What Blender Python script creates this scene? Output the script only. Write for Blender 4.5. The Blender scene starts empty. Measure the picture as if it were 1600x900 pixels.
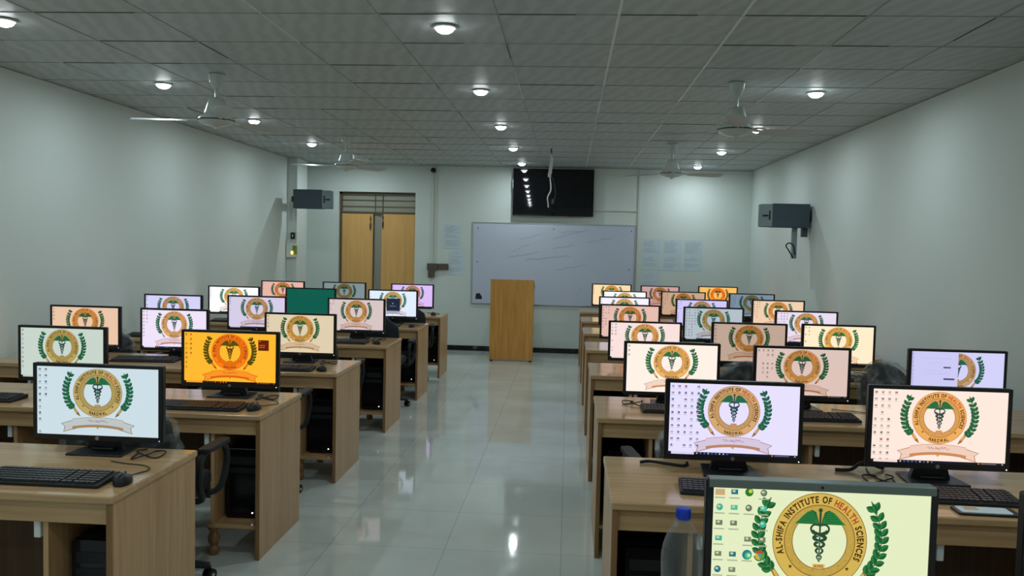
import bpy, math, random
from mathutils import Vector, Matrix
random.seed(7)
SC = bpy.context.scene
COL = SC.collection
PI = math.pi

# ------------------------------------------------------------------ camera
cam = bpy.data.cameras.new('camera'); camo = bpy.data.objects.new('camera', cam); COL.objects.link(camo)
cam.sensor_width = 36; cam.sensor_fit = 'HORIZONTAL'; cam.lens = 1303.7 * 36 / 1600; cam.clip_start = .05
PITCH, YAW, ROLL = .0511, .067, .0231
fw = Vector((-math.sin(YAW) * math.cos(PITCH), math.cos(YAW) * math.cos(PITCH), -math.sin(PITCH)))
rt = Vector((math.cos(YAW), math.sin(YAW), 0)); up = rt.cross(fw)
r2 = math.cos(ROLL) * rt + math.sin(ROLL) * up; u2 = -math.sin(ROLL) * rt + math.cos(ROLL) * up
m = Matrix((r2, u2, -fw)).transposed().to_4x4(); m.translation = Vector((0, 0, 1.6)); camo.matrix_world = m
SC.camera = camo

# ------------------------------------------------------------------ world, exposure
w = bpy.data.worlds.new('world'); SC.world = w; w.use_nodes = True
w.node_tree.nodes['Background'].inputs[0].default_value = (.6, .75, .8, 1)
w.node_tree.nodes['Background'].inputs[1].default_value = .02
vs = SC.view_settings; vs.view_transform = 'Standard'; vs.look = 'None'; vs.exposure = 0; vs.gamma = 1; vs.use_curve_mapping = False
LAMP_W = 6.6                     # watts of each downlight
LAMP_COL = (.81, .96, 1.0)
SCREEN = 1.0                     # radiance of a white screen

ZC, XL, XR, YB, YR, HD = 2.761, -3.99, 2.65, 12.46, -2.6, .732

# ------------------------------------------------------------------ materials
def lin(c):
    return tuple(((v / 255) / 12.92 if v / 255 <= .04045 else ((v / 255 + .055) / 1.055) ** 2.4) for v in c)
def rgba(c): return (*c[:3], 1)
def mat(name, col, rough=.5, metal=0, spec=.5, emit=None, es=0, trans=0, ior=1.45, alpha=1):
    mm = bpy.data.materials.new(name); mm.use_nodes = True
    b = mm.node_tree.nodes['Principled BSDF']
    b.inputs['Base Color'].default_value = rgba(col); b.inputs['Roughness'].default_value = rough
    b.inputs['Metallic'].default_value = metal; b.inputs['Specular IOR Level'].default_value = spec
    b.inputs['IOR'].default_value = ior; b.inputs['Transmission Weight'].default_value = trans; b.inputs['Alpha'].default_value = alpha
    if emit: b.inputs['Emission Color'].default_value = rgba(emit); b.inputs['Emission Strength'].default_value = es
    return mm
def nd(mm, t, **k):
    n = mm.node_tree.nodes.new(t)
    for a, v in k.items(): setattr(n, a, v)
    return n
def lk(mm, a, b): mm.node_tree.links.new(a, b)
def coords(mm, scale=(1, 1, 1), rot=(0, 0, 0)):
    tc = nd(mm, 'ShaderNodeTexCoord'); mp = nd(mm, 'ShaderNodeMapping')
    mp.inputs['Scale'].default_value = scale; mp.inputs['Rotation'].default_value = rot
    lk(mm, tc.outputs['Object'], mp.inputs[0]); return mp.outputs[0]
def ramp(mm, fac, stops):
    r = nd(mm, 'ShaderNodeValToRGB'); e = r.color_ramp.elements
    while len(e) < len(stops): e.new(.5)
    for i, (p, c) in enumerate(stops): e[i].position = p; e[i].color = rgba(c)
    lk(mm, fac, r.inputs[0]); return r.outputs[0]
def bump(mm, h, strength=.1, dist=.01):
    b = nd(mm, 'ShaderNodeBump'); b.inputs['Strength'].default_value = strength; b.inputs['Distance'].default_value = dist
    lk(mm, h, b.inputs['Height']); lk(mm, b.outputs[0], mm.node_tree.nodes['Principled BSDF'].inputs['Normal'])
def noise(mm, vec, scale, detail=3):
    n = nd(mm, 'ShaderNodeTexNoise'); n.inputs['Scale'].default_value = scale; n.inputs['Detail'].default_value = detail
    lk(mm, vec, n.inputs['Vector']); return n.outputs['Fac']
def wood(name, a, b, axis='z', rough=.32, sc=1.0):
    mm = mat(name, a, rough)
    s = {'z': (22, 22, 1.2), 'x': (1.2, 22, 22), 'y': (22, 1.2, 22)}[axis]
    f = noise(mm, coords(mm, s), 2.2 * sc, 5)
    f2 = noise(mm, coords(mm, tuple(v * .16 for v in s)), 2.2 * sc, 2)
    mx = nd(mm, 'ShaderNodeMath', operation='MULTIPLY_ADD'); lk(mm, f2, mx.inputs[0]); mx.inputs[1].default_value = .5; lk(mm, f, mx.inputs[2])
    c = ramp(mm, mx.outputs[0], [(.5, b), (.95, a)])
    lk(mm, c, mm.node_tree.nodes['Principled BSDF'].inputs['Base Color'])
    return mm
M = {}
M['wood_v'] = wood('desk_laminate_upright', lin((200, 160, 116)), lin((175, 134, 91)), 'z')
M['wood_x'] = wood('desk_laminate_long', lin((202, 166, 122)), lin((177, 139, 97)), 'x', .16)
M['wood_dark'] = wood('desk_edge_wood', lin((150, 112, 72)), lin((120, 86, 52)), 'z', .4)
M['wood_back'] = wood('desk_back_board', lin((110, 84, 62)), lin((88, 64, 46)), 'z', .6)
M['lectern'] = wood('lectern_wood', lin((222, 164, 84)), lin((194, 134, 60)), 'z', .35, .8)
M['door'] = wood('door_wood', lin((236, 184, 112)), lin((224, 170, 98)), 'z', .45, .5)
M['frame'] = mat('door_frame_paint', lin((96, 84, 66)), .5)
M['wall'] = mat('wall_paint', lin((226, 232, 222)), .6, spec=.3)
mm = M['wall']; bump(mm, noise(mm, coords(mm), 60, 4), .04, .004)
lk(mm, ramp(mm, noise(mm, coords(mm), .7, 3), [(.3, lin((214, 223, 218))), (.7, lin((224, 231, 226)))]), mm.node_tree.nodes['Principled BSDF'].inputs['Base Color'])
M['white'] = mat('white_plastic', lin((222, 226, 222)), .35)
M['fanwhite'] = mat('fan_enamel', lin((205, 212, 208)), .18)
M['blade'] = mat('fan_blade_paint', lin((196, 204, 202)), .5)
M['pvc'] = mat('conduit_plastic', lin((214, 218, 208)), .4)
M['black'] = mat('black_plastic', (.012, .012, .014), .38)
M['gloss'] = mat('glossy_black', (.006, .006, .008), .12)
M['blackm'] = mat('matt_black', (.01, .011, .013), .6)
M['keys'] = mat('keycap', (.035, .036, .04), .45)
M['mesh'] = mat('chair_fabric', (.012, .016, .021), .7)
mm = M['mesh']; bump(mm, noise(mm, coords(mm), 300, 2), .4, .002)
M['chrome'] = mat('chrome', (.6, .62, .64), .15, 1)
M['alu'] = mat('aluminium', (.55, .57, .58), .35, 1)
M['speaker'] = mat('speaker_grey', lin((66, 80, 90)), .5)
M['speaker2'] = mat('speaker_end_grey', lin((132, 146, 150)), .45)
M['brown'] = mat('brown_plastic', lin((92, 84, 70)), .5)
M['board'] = mat('whiteboard_surface', lin((204, 211, 228)), .3)
M['marker'] = mat('old_marker', lin((150, 160, 176)), .5)
M['dark'] = mat('dark_mark', (.02, .02, .025), .5)
M['paper'] = mat('paper', lin((210, 224, 232)), .8)
M['ink'] = mat('ink', lin((184, 198, 208)), .8)
M['green'] = mat('green_cover', lin((120, 150, 50)), .5)
M['amber'] = mat('amber_lamp', (.8, .4, .05), .4, emit=(1, .45, .08), es=6)
M['blue'] = mat('blue_lamp', (.1, .1, .8), .4, emit=(.1, .15, 1), es=5)
M['led'] = mat('white_lamp', (.8, .8, .8), .4, emit=(.9, .95, 1), es=2.5)
M['lamp'] = mat('lit_diffuser', (.9, .9, .9), .4, emit=(.93, .98, 1), es=26)
M['bluecap'] = mat('blue_bottle_cap', lin((20, 62, 190)), .35)
M['pet'] = mat('clear_bottle', (.3, .32, .32), .04, spec=1.0)
mm = M['pet']; lw = nd(mm, 'ShaderNodeLayerWeight'); lw.inputs[0].default_value = .4
lk(mm, ramp(mm, lw.outputs['Facing'], [(.1, (.16,) * 3), (.9, (.5,) * 3)]), mm.node_tree.nodes['Principled BSDF'].inputs['Alpha'])
M['water'] = mat('water', (.95, .98, .98), .0, trans=1, ior=1.33)
M['glass'] = mat('transom_glass', lin((170, 168, 150)), .25)
M['gap'] = mat('door_gap_board', lin((160, 160, 146)), .5)
M['strip'] = mat('bezel_sheen_grey_green', lin((104, 116, 110)), .35)  # bezel plastic lightened, ceiling-light sheen put into its colour
M['screen_off'] = mat('television_panel', (.004, .004, .006), .025)
# marble skirting
mm = M['marble'] = mat('black_marble', (.01, .012, .012), .2)
lk(mm, ramp(mm, noise(mm, coords(mm), 9, 8), [(.5, (.006, .008, .008)), (.62, (.02, .025, .022)), (.68, (.12, .14, .12))]), mm.node_tree.nodes['Principled BSDF'].inputs['Base Color'])
# floor tiles
mm = M['floor'] = mat('polished_floor_tile', lin((196, 204, 190)), .09, spec=.6)
br = nd(mm, 'ShaderNodeTexBrick', offset=0.0); lk(mm, coords(mm), br.inputs['Vector'])
br.inputs['Scale'].default_value = 1; br.inputs['Brick Width'].default_value = .61; br.inputs['Row Height'].default_value = .61
br.inputs['Mortar Size'].default_value = .0016; br.inputs['Mortar Smooth'].default_value = .3
br.inputs['Color1'].default_value = rgba(lin((208, 212, 206))); br.inputs['Color2'].default_value = rgba(lin((202, 207, 201))); br.inputs['Mortar'].default_value = rgba(lin((150, 156, 146)))
mx = nd(mm, 'ShaderNodeMix', data_type='RGBA', blend_type='MULTIPLY'); mx.inputs[0].default_value = 1
lk(mm, br.outputs['Color'], mx.inputs[6]); lk(mm, ramp(mm, noise(mm, coords(mm), 2.2, 6), [(.3, (.86, .87, .86)), (.7, (1, 1, 1))]), mx.inputs[7])
lk(mm, mx.outputs[2], mm.node_tree.nodes['Principled BSDF'].inputs['Base Color'])
lk(mm, ramp(mm, noise(mm, coords(mm), 5, 5), [(.3, (.03,) * 3), (.75, (.09,) * 3)]), mm.node_tree.nodes['Principled BSDF'].inputs['Roughness'])
# ceiling tiles: relief wave pattern on each tile
mm = M['ceil'] = mat('ceiling_tile', lin((186, 194, 194)), .5, spec=.4)
wv = nd(mm, 'ShaderNodeTexWave', wave_type='BANDS', bands_direction='DIAGONAL'); lk(mm, coords(mm, (1, 1, 1), (0, 0, .5)), wv.inputs['Vector'])
wv.inputs['Scale'].default_value = 4.2; wv.inputs['Distortion'].default_value = 5; wv.inputs['Detail'].default_value = 2; wv.inputs['Detail Scale'].default_value = 1.2
lk(mm, ramp(mm, wv.outputs['Fac'], [(.2, lin((180, 188, 189))), (.8, lin((190, 198, 199)))]), mm.node_tree.nodes['Principled BSDF'].inputs['Base Color'])
bump(mm, wv.outputs['Fac'], .05, .01)
M['seam_dark'] = mat('ceiling_gap', lin((96, 104, 104)), .8)
M['seam_faint'] = mat('ceiling_joint', lin((160, 168, 168)), .7)
M['seam_light'] = mat('ceiling_bar', lin((226, 232, 228)), .4)
# crumpled clear plastic film
mm = M['film'] = bpy.data.materials.new('clear_plastic_film'); mm.use_nodes = True; nt = mm.node_tree; nt.nodes.clear()
o_ = nd(mm, 'ShaderNodeOutputMaterial'); mixs = nd(mm, 'ShaderNodeMixShader'); tr = nd(mm, 'ShaderNodeBsdfTransparent'); gl = nd(mm, 'ShaderNodeBsdfPrincipled')
gl.inputs['Base Color'].default_value = (.35, .38, .38, 1); gl.inputs['Roughness'].default_value = .18
cv = coords(mm); nf = noise(mm, cv, 14, 4); bb = nd(mm, 'ShaderNodeBump'); bb.inputs['Strength'].default_value = .9; bb.inputs['Distance'].default_value = .03
lk(mm, nf, bb.inputs['Height']); lk(mm, bb.outputs[0], gl.inputs['Normal'])
lk(mm, ramp(mm, nf, [(.4, (.12,) * 3), (.65, (.55,) * 3)]), mixs.inputs[0]); lk(mm, tr.outputs[0], mixs.inputs[1]); lk(mm, gl.outputs[0], mixs.inputs[2]); lk(mm, mixs.outputs[0], o_.inputs[0])
# lit screen: what it shows is in the colour attribute, each display has its own white tint
mm = M['screen'] = mat('lit_screen', (.004, .004, .004), .35, spec=.3)
at_ = nd(mm, 'ShaderNodeVertexColor', layer_name='Col'); oi = nd(mm, 'ShaderNodeObjectInfo')
mx = nd(mm, 'ShaderNodeMix', data_type='RGBA', blend_type='MULTIPLY'); mx.inputs[0].default_value = 1
lk(mm, at_.outputs[0], mx.inputs[6]); lk(mm, oi.outputs['Color'], mx.inputs[7])
b_ = mm.node_tree.nodes['Principled BSDF']; lk(mm, mx.outputs[2], b_.inputs['Emission Color']); b_.inputs['Emission Strength'].default_value = SCREEN

# ------------------------------------------------------------------ mesh helper
class B:
    def __init__(s): s.v = []; s.f = []; s.m = []
    def add(s, vs_, fs, mi=0, T=None):
        o = len(s.v)
        s.v += [tuple(T @ Vector(v)) if T else tuple(v) for v in vs_]
        s.f += [tuple(i + o for i in f) for f in fs]; s.m += [mi] * len(fs)
        return s
    def box(s, x0, x1, y0, y1, z0, z1, mi=0, T=None):
        vs_ = [(x, y, z) for z in (z0, z1) for y in (y0, y1) for x in (x0, x1)]
        return s.add(vs_, [(0, 2, 3, 1), (4, 5, 7, 6), (0, 1, 5, 4), (2, 6, 7, 3), (0, 4, 6, 2), (1, 3, 7, 5)], mi, T)
    def rbox(s, x0, x1, y0, y1, z0, z1, r, mi=0, T=None, ax='y', n=4):
        # box with corners rounded in the plane across axis ax
        A = {'y': (x0, x1, z0, z1, y0, y1), 'z': (x0, x1, y0, y1, z0, z1), 'x': (y0, y1, z0, z1, x0, x1)}[ax]
        a0, a1, b0, b1, c0, c1 = A; pts = []
        for (cx, cy, st) in ((a1 - r, b1 - r, 0), (a0 + r, b1 - r, 1), (a0 + r, b0 + r, 2), (a1 - r, b0 + r, 3)):
            for k in range(n + 1):
                t = (st + k / n) * PI / 2; pts.append((cx + r * math.cos(t), cy + r * math.sin(t)))
        return s.prism(pts, c0, c1, mi, T, ax)
    def prism(s, pts, c0, c1, mi=0, T=None, ax='y'):
        f_ = {'y': lambda a, b, c: (a, c, b), 'z': lambda a, b, c: (a, b, c), 'x': lambda a, b, c: (c, a, b)}[ax]
        n = len(pts); vs_ = [f_(a, b, c0) for a, b in pts] + [f_(a, b, c1) for a, b in pts]
        fs = [tuple(range(n))[::-1], tuple(range(n, 2 * n))] + [(i, (i + 1) % n, n + (i + 1) % n, n + i) for i in range(n)]
        if ax == 'y': fs = [f[::-1] for f in fs]
        return s.add(vs_, fs, mi, T)
    def lathe(s, prof, seg=24, mi=0, T=None):
        vs_ = [(r * math.cos(2 * PI * k / seg), r * math.sin(2 * PI * k / seg), z) for r, z in prof for k in range(seg)]
        fs = [(i * seg + k, i * seg + (k + 1) % seg, (i + 1) * seg + (k + 1) % seg, (i + 1) * seg + k) for i in range(len(prof) - 1) for k in range(seg)]
        fs += [tuple(range(seg))[::-1], tuple((len(prof) - 1) * seg + k for k in range(seg))]
        return s.add(vs_, fs, mi, T)
    def cyl(s, p0, p1, r, seg=12, mi=0): return s.tube([p0, p1], r, seg, mi)
    def tube(s, pts, r, seg=8, mi=0):
        pts = [Vector(p) for p in pts]; n = len(pts); vs_ = []; prev = None
        for i, p in enumerate(pts):
            d = (pts[min(i + 1, n - 1)] - pts[max(i - 1, 0)]).normalized()
            u = prev if prev else (Vector((0, 0, 1)) if abs(d.z) < .9 else Vector((1, 0, 0)))
            u = (u - d * u.dot(d)).normalized(); prev = u; w_ = d.cross(u)
            rr = r[i] if isinstance(r, (list, tuple)) else r
            vs_ += [tuple(p + (u * math.cos(2 * PI * k / seg) + w_ * math.sin(2 * PI * k / seg)) * rr) for k in range(seg)]
        fs = [(i * seg + k, i * seg + (k + 1) % seg, (i + 1) * seg + (k + 1) % seg, (i + 1) * seg + k) for i in range(n - 1) for k in range(seg)]
        fs += [tuple(range(seg))[::-1], tuple((n - 1) * seg + k for k in range(seg))]
        return s.add(vs_, fs, mi)
    def build(s, name, mats, parent=None, smooth=False, bevel=0, loc=None):
        me = bpy.data.meshes.new(name); me.from_pydata(s.v, [], s.f)
        if not isinstance(mats, (list, tuple)): mats = [mats]
        for q in mats: me.materials.append(q)
        me.polygons.foreach_set('material_index', s.m)
        if smooth: me.shade_smooth()
        me.update()
        if smooth:
            try: me.set_sharp_from_angle(angle=.7)
            except Exception: pass
        o = bpy.data.objects.new(name, me); COL.objects.link(o)
        if parent: o.parent = parent
        if loc: o.location = loc
        if bevel:
            b = o.modifiers.new('bevel', 'BEVEL'); b.width = bevel; b.segments = 2; b.limit_method = 'ANGLE'; b.angle_limit = .6
        return o
def smoothpath(pts, n=6):
    pts = [Vector(p) for p in pts]; out = []
    for i in range(len(pts) - 1):
        p0 = pts[max(i - 1, 0)]; p1 = pts[i]; p2 = pts[i + 1]; p3 = pts[min(i + 2, len(pts) - 1)]
        for k in range(n):
            t = k / n
            out.append(.5 * ((2 * p1) + (p2 - p0) * t + (2 * p0 - 5 * p1 + 4 * p2 - p3) * t * t + (3 * p1 - p0 - 3 * p2 + p3) * t ** 3))
    return out + [pts[-1]]
def tag(o, label, cat, group=None):
    o['label'] = label; o['category'] = cat
    if group: o['group'] = group
    return o
def thing(name, label, cat, loc, rz=0, group=None):
    o = bpy.data.objects.new(name, None); COL.objects.link(o); o.location = loc; o.rotation_euler = (0, 0, rz); o.empty_display_size = .1
    return tag(o, label, cat, group)
def struct(o): o['kind'] = 'structure'; return o
def dup(root, loc, rz=0, label=None, group=None, scale=None):
    def rec(o, par):
        c = o.copy(); COL.objects.link(c)
        if par: c.parent = par
        for ch in kids.get(o.name, []): rec(ch, c)
        return c
    kids = {}
    def walk(o):
        kids[o.name] = list(o.children)
        for c in o.children: walk(c)
    walk(root)
    r = rec(root, None); r.location = loc; r.rotation_euler = (0, 0, rz)
    if scale: r.scale = scale
    if label: r['label'] = label
    if group: r['group'] = group
    return r

# ------------------------------------------------------------------ room shell
T = .15
struct(B().box(XL - T, XR + T, YR - T, YB + .6, -.1, 0).build('floor', M['floor']))
struct(B().box(XL - T, XR + T, YR - T, YB + .6, ZC + .004, ZC + .12).build('ceiling', M['ceil']))
seams = B(); bars = B()
TX, TY, TS = .829, 4.265, .611
faint = B()
for k in range(-8, 4):                                        # joints running away from the camera
    xx = TX + TS * k
    if not XL < xx < XR: continue
    bright = k in (-1, 0)
    faint.box(xx - .0022, xx + .0022, YR, YB, ZC + .0008, ZC + .01)
    y = TY - TS * 11
    while y < YB - TS:
        q = random.random()
        if bright and q < .8: bars.box(xx - .007, xx + .007, y + .01, y + TS, ZC - .002, ZC + .01)
        elif q < .14: seams.box(xx - .003, xx + .003, y + .02, y + TS * random.uniform(.3, .9), ZC + .0002, ZC + .01)
        elif q > .8: bars.box(xx - .0025, xx + .0025, y + .02, y + TS, ZC - .001, ZC + .01)
        y += TS
y = TY - TS * 11
while y < YB:
    if y > YR:
        faint.box(XL, XR, y - .0022, y + .0022, ZC + .0008, ZC + .01)
        x = TX - TS * 7
        while x < XR - TS:
            q = random.random()
            if q < .3: seams.box(x + .01, min(x + TS * random.uniform(.35, 1), XR), y - .0035, y + .0035, ZC + .0002, ZC + .01)
            x += TS
    y += TS
struct(faint.build('trim_4', M['seam_faint']))
struct(seams.build('trim_1', M['seam_dark'])); struct(bars.build('trim_2', M['seam_light']))
struct(B().box(XL - T, XL, YR - T, YB + .6, 0, ZC).build('wall_left', M['wall']))
struct(B().box(XR, XR + T, YR - T, YB + .6, 0, ZC).build('wall_right', M['wall']))
struct(B().box(XL, XR, YR - T, YR, 0, ZC).build('wall_rear', M['wall']))
D0, D1, DZ = -3.49, -2.32, 2.355
b = B(); b.box(XL, D0, YB, YB + .6, 0, ZC); b.box(D1, XR, YB, YB + .6, 0, ZC); b.box(D0, D1, YB, YB + .6, DZ, ZC); b.box(D0, D1, YB + .2, YB + .6, 0, DZ)
struct(b.build('wall_front', M['wall']))
struct(B().box(XL, -3.85, 11.6, 12.05, 0, ZC).build('trim_3', M['wall']))            # pilaster by the left corner
struct(B().box(D1 + .03, XR, YB - .012, YB, .001, .075).build('baseboard_front', M['marble'], bevel=.002))
struct(B().box(XL, XL + .012, YR, 11.6, .001, .075).build('baseboard_left', M['marble']))
struct(B().box(XR - .012, XR, YR, YB - .012, .001, .075).build('baseboard_right', M['marble']))
# door: two leaves, transom with bars
dr = bpy.data.objects.new('door_1', None); COL.objects.link(dr); dr.location = (D0, YB + .06, 0); struct(dr)
W_ = D1 - D0
b = B(); b.box(0, .035, 0, .06, 0, DZ); b.box(W_ - .012, W_, 0, .06, 0, DZ); b.box(0, W_, 0, .06, DZ - .04, DZ); b.box(.035, W_ - .012, 0, .06, 2.035, 2.06)
b.build('door_frame', M['frame'], dr)
B().box(.035, .52, .01, .05, .005, 2.03).build('door_leaf', M['door'], dr, bevel=.002)
B().box(.645, W_ - .012, .005, .045, .005, 2.03).build('door_leaf', M['door'], dr, bevel=.002)
B().box(.52, .645, .045, .055, .005, 2.035).build('center_board', M['gap'], dr)
b = B(); b.box(.515, .525, .0, .05, .005, 2.035); b.box(.60, .66, -.004, .03, 2.02, 2.045); b.build('door_stop', M['frame'], dr)
B().box(.035, W_ - .012, .04, .05, 2.06, DZ - .04).build('transom_pane', M['glass'], dr)
b = B()
for xx in (.54, .655): b.box(xx - .004, xx + .004, .015, .03, 2.06, DZ - .04)
for zz in (2.14, 2.235): b.box(.035, W_ - .012, .018, .028, zz - .0035, zz + .0035)
b.build('transom_bars', M['frame'], dr)
for xx, zz in ((.475, 1.9), (.665, 1.93)):
    b = B(); b.cyl((xx, -.004, zz - .13), (xx, -.004, zz + .1), .006); b.box(xx - .014, xx + .014, -.003, .012, zz - .1, zz - .02); b.box(xx - .012, xx + .012, -.003, .012, zz + .03, zz + .06)
    b.build('door_bolt', M['brown'], dr, smooth=True)

# ------------------------------------------------------------------ downlights
def downlight(x, y, label, proto=[]):
    if proto:
        return dup(proto[0], (x, y, ZC), 0, label)
    r = thing('downlight', label, 'ceiling light', (x, y, ZC), 0, 'round downlights in the tiled ceiling')
    B().lathe([(.064, .0), (.066, -.004), (.06, -.009), (.051, -.009), (.05, .0)], 32).build('trim_ring', M['white'], r, smooth=True)
    B().lathe([(.05, -.001), (.05, -.010), (.047, -.018), (.039, -.026), (.026, -.033), (.012, -.0365), (.001, -.037)], 32).build('diffuser', M['lamp'], r, smooth=True)
    L = bpy.data.lights.new('downlight_lamp', 'AREA'); L.shape = 'DISK'; L.size = .045; L.energy = LAMP_W; L.color = LAMP_COL
    lo = bpy.data.objects.new('downlight_lamp', L); COL.objects.link(lo); lo.parent = r; lo.location = (0, 0, -.039)
    proto.append(r); return r
pos = ['second', 'third', 'fourth', 'fifth', 'farthest']
rows = [(-3.10, 'left', [4.41, 6.2, 8.03, 9.86, 11.68]), (-.695, 'middle', [4.5, 6.33, 8.2, 10.0, 11.83]), (1.765, 'right', [6.28, 8.18, 10.06, 11.88])]
ordn = ['nearest', 'second', 'third', 'fourth', 'farthest']
for X, nm, ys in rows:
    for i, yy in enumerate(ys):
        w_ = ordn[i] if i < len(ys) - 1 else 'farthest'
        ex = {('left', 1): ', beside a ceiling fan', ('right', 1): ', just past a fan', ('middle', 4): ', above the television'}.get((nm, i), '')
        downlight(X, yy, 'lit round downlight, %s of the %s row in the ceiling%s' % (w_, nm, ex))
for X in (-3.10, -.695, 1.765):
    for yy, nw in ((2.65, 'just overhead'), (.82, 'behind the viewpoint'), (-1.0, 'near the rear wall')):
        downlight(X, yy, 'lit round downlight %s, out of frame, %s row' % (nw, {-3.10: 'left', -.695: 'middle', 1.765: 'right'}[X]))

# ------------------------------------------------------------------ ceiling fans
def blade_mesh(ang):
    b = B(); n = 10; top = []; bot = []
    T_ = Matrix.Rotation(ang, 4, 'Z') @ Matrix.Translation((0, 0, -.325)) @ Matrix.Rotation(-.2, 4, 'X')
    for i in range(n + 1):
        t = i / n; xx = .2 + t * .42; hw = .045 + .028 * math.sin(min(t * 1.3, 1) * PI / 2) - (.035 * max(0, (t - .9) / .1))
        top += [(xx, -hw, .003 + .006 * t), (xx, 0, .009 + .006 * t), (xx, hw, .003 + .006 * t)]; bot += [(xx, -hw, 0 + .006 * t), (xx, 0, .005 + .006 * t), (xx, hw, 0 + .006 * t)]
    N = len(top); fs = []
    for i in range(n):
        a = i * 3
        for k in (0, 1): fs += [(a + k, a + 3 + k, a + 4 + k, a + 1 + k), (N + a + 1 + k, N + a + 4 + k, N + a + 3 + k, N + a + k)]
        fs += [(a, N + a, N + a + 3, a + 3), (a + 2, a + 5, N + a + 5, N + a + 2)]
    fs += [(0, 1, N + 1, N), (1, 2, N + 2, N + 1), (N - 3, 2 * N - 3, 2 * N - 2, N - 2), (N - 2, 2 * N - 2, 2 * N - 1, N - 1)]
    return b.add(top + bot, fs, 0, T_), T_
def fan(x, y, a0, label, drop=0):
    r = thing('ceiling_fan', label, 'fan', (x, y, ZC), 0, 'white three blade ceiling fans')
    B().lathe([(.058, 0), (.058, -.006), (.052, -.02), (.05, -.045), (.036, -.085), (.018, -.1)], 24).build('canopy', M['fanwhite'], r, smooth=True)
    B().cyl((0, 0, -.09), (0, 0, -.19), .012, 14).build('downrod', M['fanwhite'], r, smooth=True)
    B().lathe([(.02, -.168), (.045, -.17), (.056, -.178), (.064, -.21), (.076, -.25), (.085, -.272), (.078, -.278), (.1, -.292), (.122, -.308), (.127, -.318)], 32).build('motor_housing', M['fanwhite'], r, smooth=True)
    B().lathe([(.12, -.318), (.128, -.32), (.128, -.326), (.12, -.327)], 32).build('trim_band', M['speaker'], r, smooth=True)
    B().lathe([(.124, -.327), (.118, -.337), (.09, -.352), (.05, -.364), (.022, -.368), (.018, -.38), (.004, -.385)], 32).build('bottom_cover', M['fanwhite'], r, smooth=True)
    for k in range(3):
        b, T_ = blade_mesh(a0 + k * 2 * PI / 3)
        bl = b.build('blade', M['blade'], r, smooth=True)
        B().box(.1, .24, -.02, .02, .003, .009, 0, T_).build('blade_bracket', M['fanwhite'], bl)
fan(-2.53, 5.84, PI, 'nearer left white ceiling fan, long blade pointing to the left wall')
fan(-2.49, 9.17, PI, 'smaller looking white ceiling fan at far left, in front of the door wall')
fan(1.135, 5.95, .35, 'white ceiling fan at right with a downlight glowing beside its housing')
fan(1.12, 9.45, .3, 'far right white ceiling fan hanging near the front wall and whiteboard')
fan(1.13, 2.56, PI / 6, 'white ceiling fan cut off by the top edge at right, only its underside showing')

# ------------------------------------------------------------------ desks
def desk(x0, x1, y0, d, bays, label, near_left):
    """x0..x1 length, y0 front edge, bays = list of (xa, xb) compartments with a shelf"""
    r = thing('computer_desk', label, 'desk', ((x0 + x1) / 2, y0, 0), 0, 'rows of long wooden computer desks')
    cx = (x0 + x1) / 2; L0, L1 = x0 - cx, x1 - cx
    B().rbox(L0 - .006, L1 + .006, -.018, d, HD - .026, HD, .008, ax='z').build('worktop', M['wood_x'], r, bevel=.005)
    for a in (L0, L1 - .02):
        p = B().box(a, a + .02, 0, d - .01, 0, HD - .026).build('end_panel', M['wood_v'], r, bevel=.0015)
        B().box(a - .0005, a + .0205, -.006, -.0002, 0, HD - .026).build('edge_strip', M['wood_dark'], p)
    B().box(L0 + .02, L1 - .02, .012, .03, HD - .105, HD - .026).build('apron', M['wood_x'], r, bevel=.001)
    B().box(L0 + .02, L1 - .02, d - .06, d - .045, .12, HD - .026).build('back_panel', M['wood_back'], r)
    for xa, xb, side in bays:
        xa -= cx; xb -= cx
        px = xb if side > 0 else xa
        pt_ = B().box(px - .009, px + .009, .03, d - .06, .165, HD - .026).build('partition', M['wood_v'], r)
        B().box(px - .012 + side * .035, px + .012 + side * .035, .035, .1, HD - .17, HD - .085).build('power_socket', M['white'], pt_, bevel=.004)
        B().box(max(min(xa, px - .02), L0 + .0205), min(max(xb, px + .02), L1 - .0205), .02, d - .06, .147, .165).build('shelf', M['wood_x'], r)
        for yy in (.05, d - .12):
            B().lathe([(.02, 0), (.026, .012), (.03, .025), (.024, .04), (.018, .05), (.028, .065), (.03, .09), (.022, .11), (.018, .12), (.03, .135), (.03, .147)], 16, 0, Matrix.Translation((px, yy, 0))).build('turned_foot', M['wood_dark'], r, smooth=True)
    return r
FL = [2.66, 4.00, 5.36, 6.86, 8.34, 9.80]
FR = [1.43, 2.84, 4.25, 5.66, 7.05, 8.40, 9.77, 11.18]
LX0, LX1 = -3.9, -1.502
RX0, RX1 = .172, 2.60
LN = ['nearest', 'second', 'third', 'fourth', 'fifth', 'farthest']
RN = ['foreground', 'nearest', 'second', 'third', 'fourth', 'fifth', 'sixth', 'farthest']
for i, y in enumerate(FL):
    bays = [(LX1 - .255, LX1, -1), (-2.79, -2.54, -1), (-3.6, -3.35, -1)]
    desk(LX0, LX1, y, .63, bays, 'long light wooden computer desk, %s row on the left of the aisle' % LN[i] if i not in (0, 5) else
         ('long light wooden computer desk at lower left, nearest row left of the aisle' if i == 0 else 'long light wooden computer desk, farthest row left of the aisle, near the door'), True)
for i, y in enumerate(FR):
    bays = [(RX0, .445, 1), (1.0, 1.25, 1), (1.8, 2.05, 1)]
    desk(RX0, RX1, y, .62, bays, {0: 'wooden desk below the foreground monitor and bottle at the bottom right, mostly out of frame', 7: 'long light wooden computer desk, farthest row right of the aisle, near the whiteboard'}.get(i, 'long light wooden computer desk, %s row on the right of the aisle' % RN[i]), False)

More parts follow.
